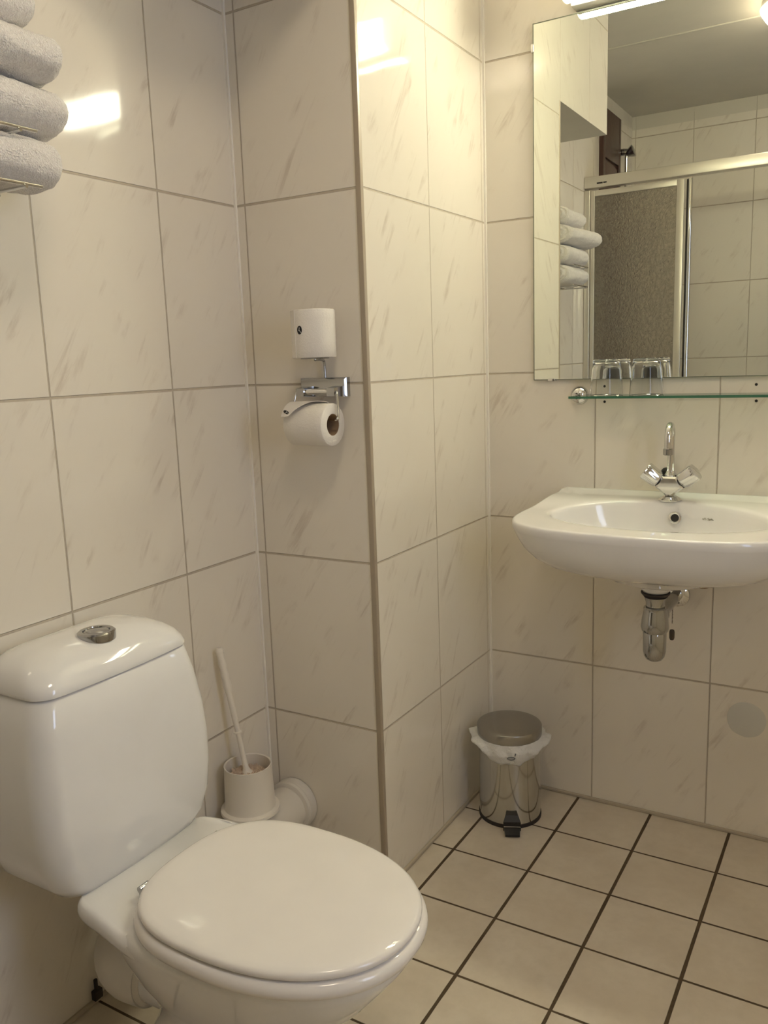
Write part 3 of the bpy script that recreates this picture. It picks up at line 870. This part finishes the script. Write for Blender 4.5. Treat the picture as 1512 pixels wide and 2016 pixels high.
towel('topmost rolled white towel, short one lying on the stack', .098, -.860, -.606, 1.7960, .064, .0360, 13.0)

# ---------------------------------------------------------------- pedal bin
CX, CY, CR = .463, .458, .0835
t = thing('pedal_bin', 'small round polished steel pedal bin in the corner', 'waste bin', (CX, CY, 0))
MB().lathe([(CR, .008), (CR, .238), (CR-.002, .240), (CR-.003, .012), (CR-.02, .010)], (CX, CY, 0), 72).build('bin_body', 'steel', t)
MB().lathe([(CR-.01, 0), (CR+.0018, 0), (CR+.0022, .004), (CR+.0018, .0095), (CR-.001, .0105)], (CX, CY, 0), 72).build('base_ring', 'rubber', t)
MB().lathe([(CR+.001, .236), (CR+.0035, .237), (CR+.004, .240), (CR+.004, .2605), (CR+.0028, .2630), (CR+.0003, .2642), (CR-.010, .2655), (CR-.04, .2668), (.001, .2675)], (CX, CY, 0), 72).build('bin_lid', 'steel_brush', t)
pd = Vector((.425, -.905, 0)).normalized(); ps = Vector((-pd.y, pd.x, 0))
mb = MB()
def pr_(u, v, z): return Vector((CX, CY, 0)) + pd*u + ps*v + Vector((0, 0, z))
mb.loft([[pr_(CR-.004, -.013, .052), pr_(CR-.004, .013, .052), pr_(CR-.004, .013, .010), pr_(CR-.004, -.013, .010)],
         [pr_(CR+.012, -.017, .045), pr_(CR+.012, .017, .045), pr_(CR+.012, .017, .008), pr_(CR+.012, -.017, .008)],
         [pr_(CR+.022, -.023, .031), pr_(CR+.022, .023, .031), pr_(CR+.022, .023, .006), pr_(CR+.022, -.023, .006)]])
mb.loft([[pr_(CR+.022, -.021, .018), pr_(CR+.022, .021, .018), pr_(CR+.022, .021, .006), pr_(CR+.022, -.021, .006)],
         [pr_(CR+.046, -.019, .0085), pr_(CR+.046, .019, .0085), pr_(CR+.046, .019, .003), pr_(CR+.046, -.019, .003)]])
mb.build('pedal', 'black', t, smooth=False)
MB().tube([pr_(CR+.0235, -.022, .0185), pr_(CR+.0235, .022, .0185)], .0016, 8).build('pedal_edge', 'steel', t)
# bin liner hanging over the rim
mb = MB(); NS = 120; rings = []
def bag(k, f):
    a = 2*PI*k/NS
    front = max(0, math.cos(a - math.atan2(-.93, .42)))       # deepest towards the room
    drop = .020 + .034*front**1.5 + .016*noise.noise(Vector((math.cos(a)*2.2, math.sin(a)*2.2, 1)))
    side = .5+.5*math.cos(2*(a-0.35))
    bulge = .006 + .013*side*math.sin(PI*min(1, f*1.15)) + .009*noise.noise(Vector((math.cos(a)*4, math.sin(a)*4, f*2)))
    r = CR + .0022 + bulge*math.sin(PI*(f*.86+.07))*1.25 + .0045*f*noise.noise(Vector((math.cos(a)*10, math.sin(a)*10, f*4)))
    z = .2375 - drop*f + .0022*math.sin(a*5)*f
    return (CX + r*math.cos(a), CY + r*math.sin(a), z)
for i in range(11): rings.append([bag(k, i/10) for k in range(NS)])
inn = [[(CX+(p[0]-CX)*.992, CY+(p[1]-CY)*.992, p[2]) for p in r] for r in reversed(rings)]
mb.loft(rings + inn + [rings[0]], False, False)
bag_o = thing('bin_liner', 'thin white plastic bin liner hanging over the rim of the bin', 'bin bag', (CX, CY, .19))
mb.build('bag_film', 'bag', bag_o, ang=80)
def onbag(ang, z, lift=.0):
    r = CR + .0125 + lift; return Vector((CX + r*math.cos(ang), CY + r*math.sin(ang), z))
mb = MB()
a0 = math.atan2(-.90, .44) + .10
mb.tube([onbag(a0, .2215, .002), onbag(a0-.02, .2145, .002)], .0016, 8)
mb.tube([onbag(a0-.12+.10*math.cos(q), .2075+.0036*math.sin(q), .0015) for q in [2*PI*i/14 for i in range(15)]], .0012, 6)
mb.build('printed_mark', 'greymark', bag_o)

# ---------------------------------------------------------------- shower (seen in the mirror)
YSH = -1.335
t = thing('shower_screen', 'aluminium framed shower screen with a frosted door, reflected in the mirror', 'shower screen', (.45, YSH, 0))
MB().box(.001, .868, YSH-.028, YSH+.022, 2.011, 2.062, bev=.003).build('top_rail', 'alu', t)
MB().box(.001, .868, YSH-.028, YSH+.022, .09, .125, bev=.003).build('bottom_rail', 'alu', t)
for x0, x1 in ((.001, .028), (.845, .868)):
    MB().box(x0, x1, YSH-.026, YSH+.020, 0, 2.003, bev=.003).build('post', 'alu', t)
dp = MB().box(.033, .050, YSH-.002, YSH+.014, .125, 2.0, bev=.002).box(.424, .456, YSH-.002, YSH+.014, .125, 2.0, bev=.002)
dp.box(.050, .424, YSH-.002, YSH+.014, 1.974, 2.0, bev=.002).box(.050, .424, YSH-.002, YSH+.014, .125, .16, bev=.002)
fd = dp.build('door_frame', 'alu', t)
MB().box(.048, .426, YSH+.003, YSH+.008, .158, 1.976).build('frosted_pane', 'frosted', fd, smooth=False)
MB().tube([(.481, YSH+.004, .125), (.481, YSH+.004, 2.0)], .0085, 20).build('closing_post', 'chrome', t)
MB().box(.462, .474, YSH-.020, YSH-.008, .125, 2.0, bev=.002).build('seal_strip', 'rubber', t)
MB().box(.853, .858, -2.160, YSH-.03, .1, 2.0).build('side_pane', 'clear_sheet', t, smooth=False)
MB().box(.845, .868, -2.163, -2.14, 0, 2.02, bev=.003).box(.845, .868, -2.16, YSH-.02, 2.003, 2.04, bev=.003).build('side_frame', 'alu', t)
mb = MB().box(.062, .090, YSH+.0222, YSH+.0226, 2.026, 2.033).box(.093, .109, YSH+.0222, YSH+.0226, 2.027, 2.033)
mb.build('printed_name', 'ink', t, smooth=False)
t = thing('shower_riser', 'slim chrome shower riser rail on the left wall, seen in the mirror', 'shower rail', (.03, -1.885, 1.2))
MB().tube([(.045, -1.885, 1.25), (.045, -1.885, 2.27)], .009, 18).build('riser_pole', 'chrome', t)
for z in (1.28, 2.275):
    MB().lathe([(.016, 0), (.018, .004), (.018, .030), (.014, .055), (.008, .060)], (0, -1.885, z), 24, (1, 0, 0)).build('wall_bracket', 'chrome_dark', t)
MB().lathe([(.012, 0), (.020, .012), (.030, .034), (.031, .040), (.026, .043)], (.045, -1.885, 2.262), 28, (.9, 0, .35)).build('top_bracket', 'chrome_dark', t)
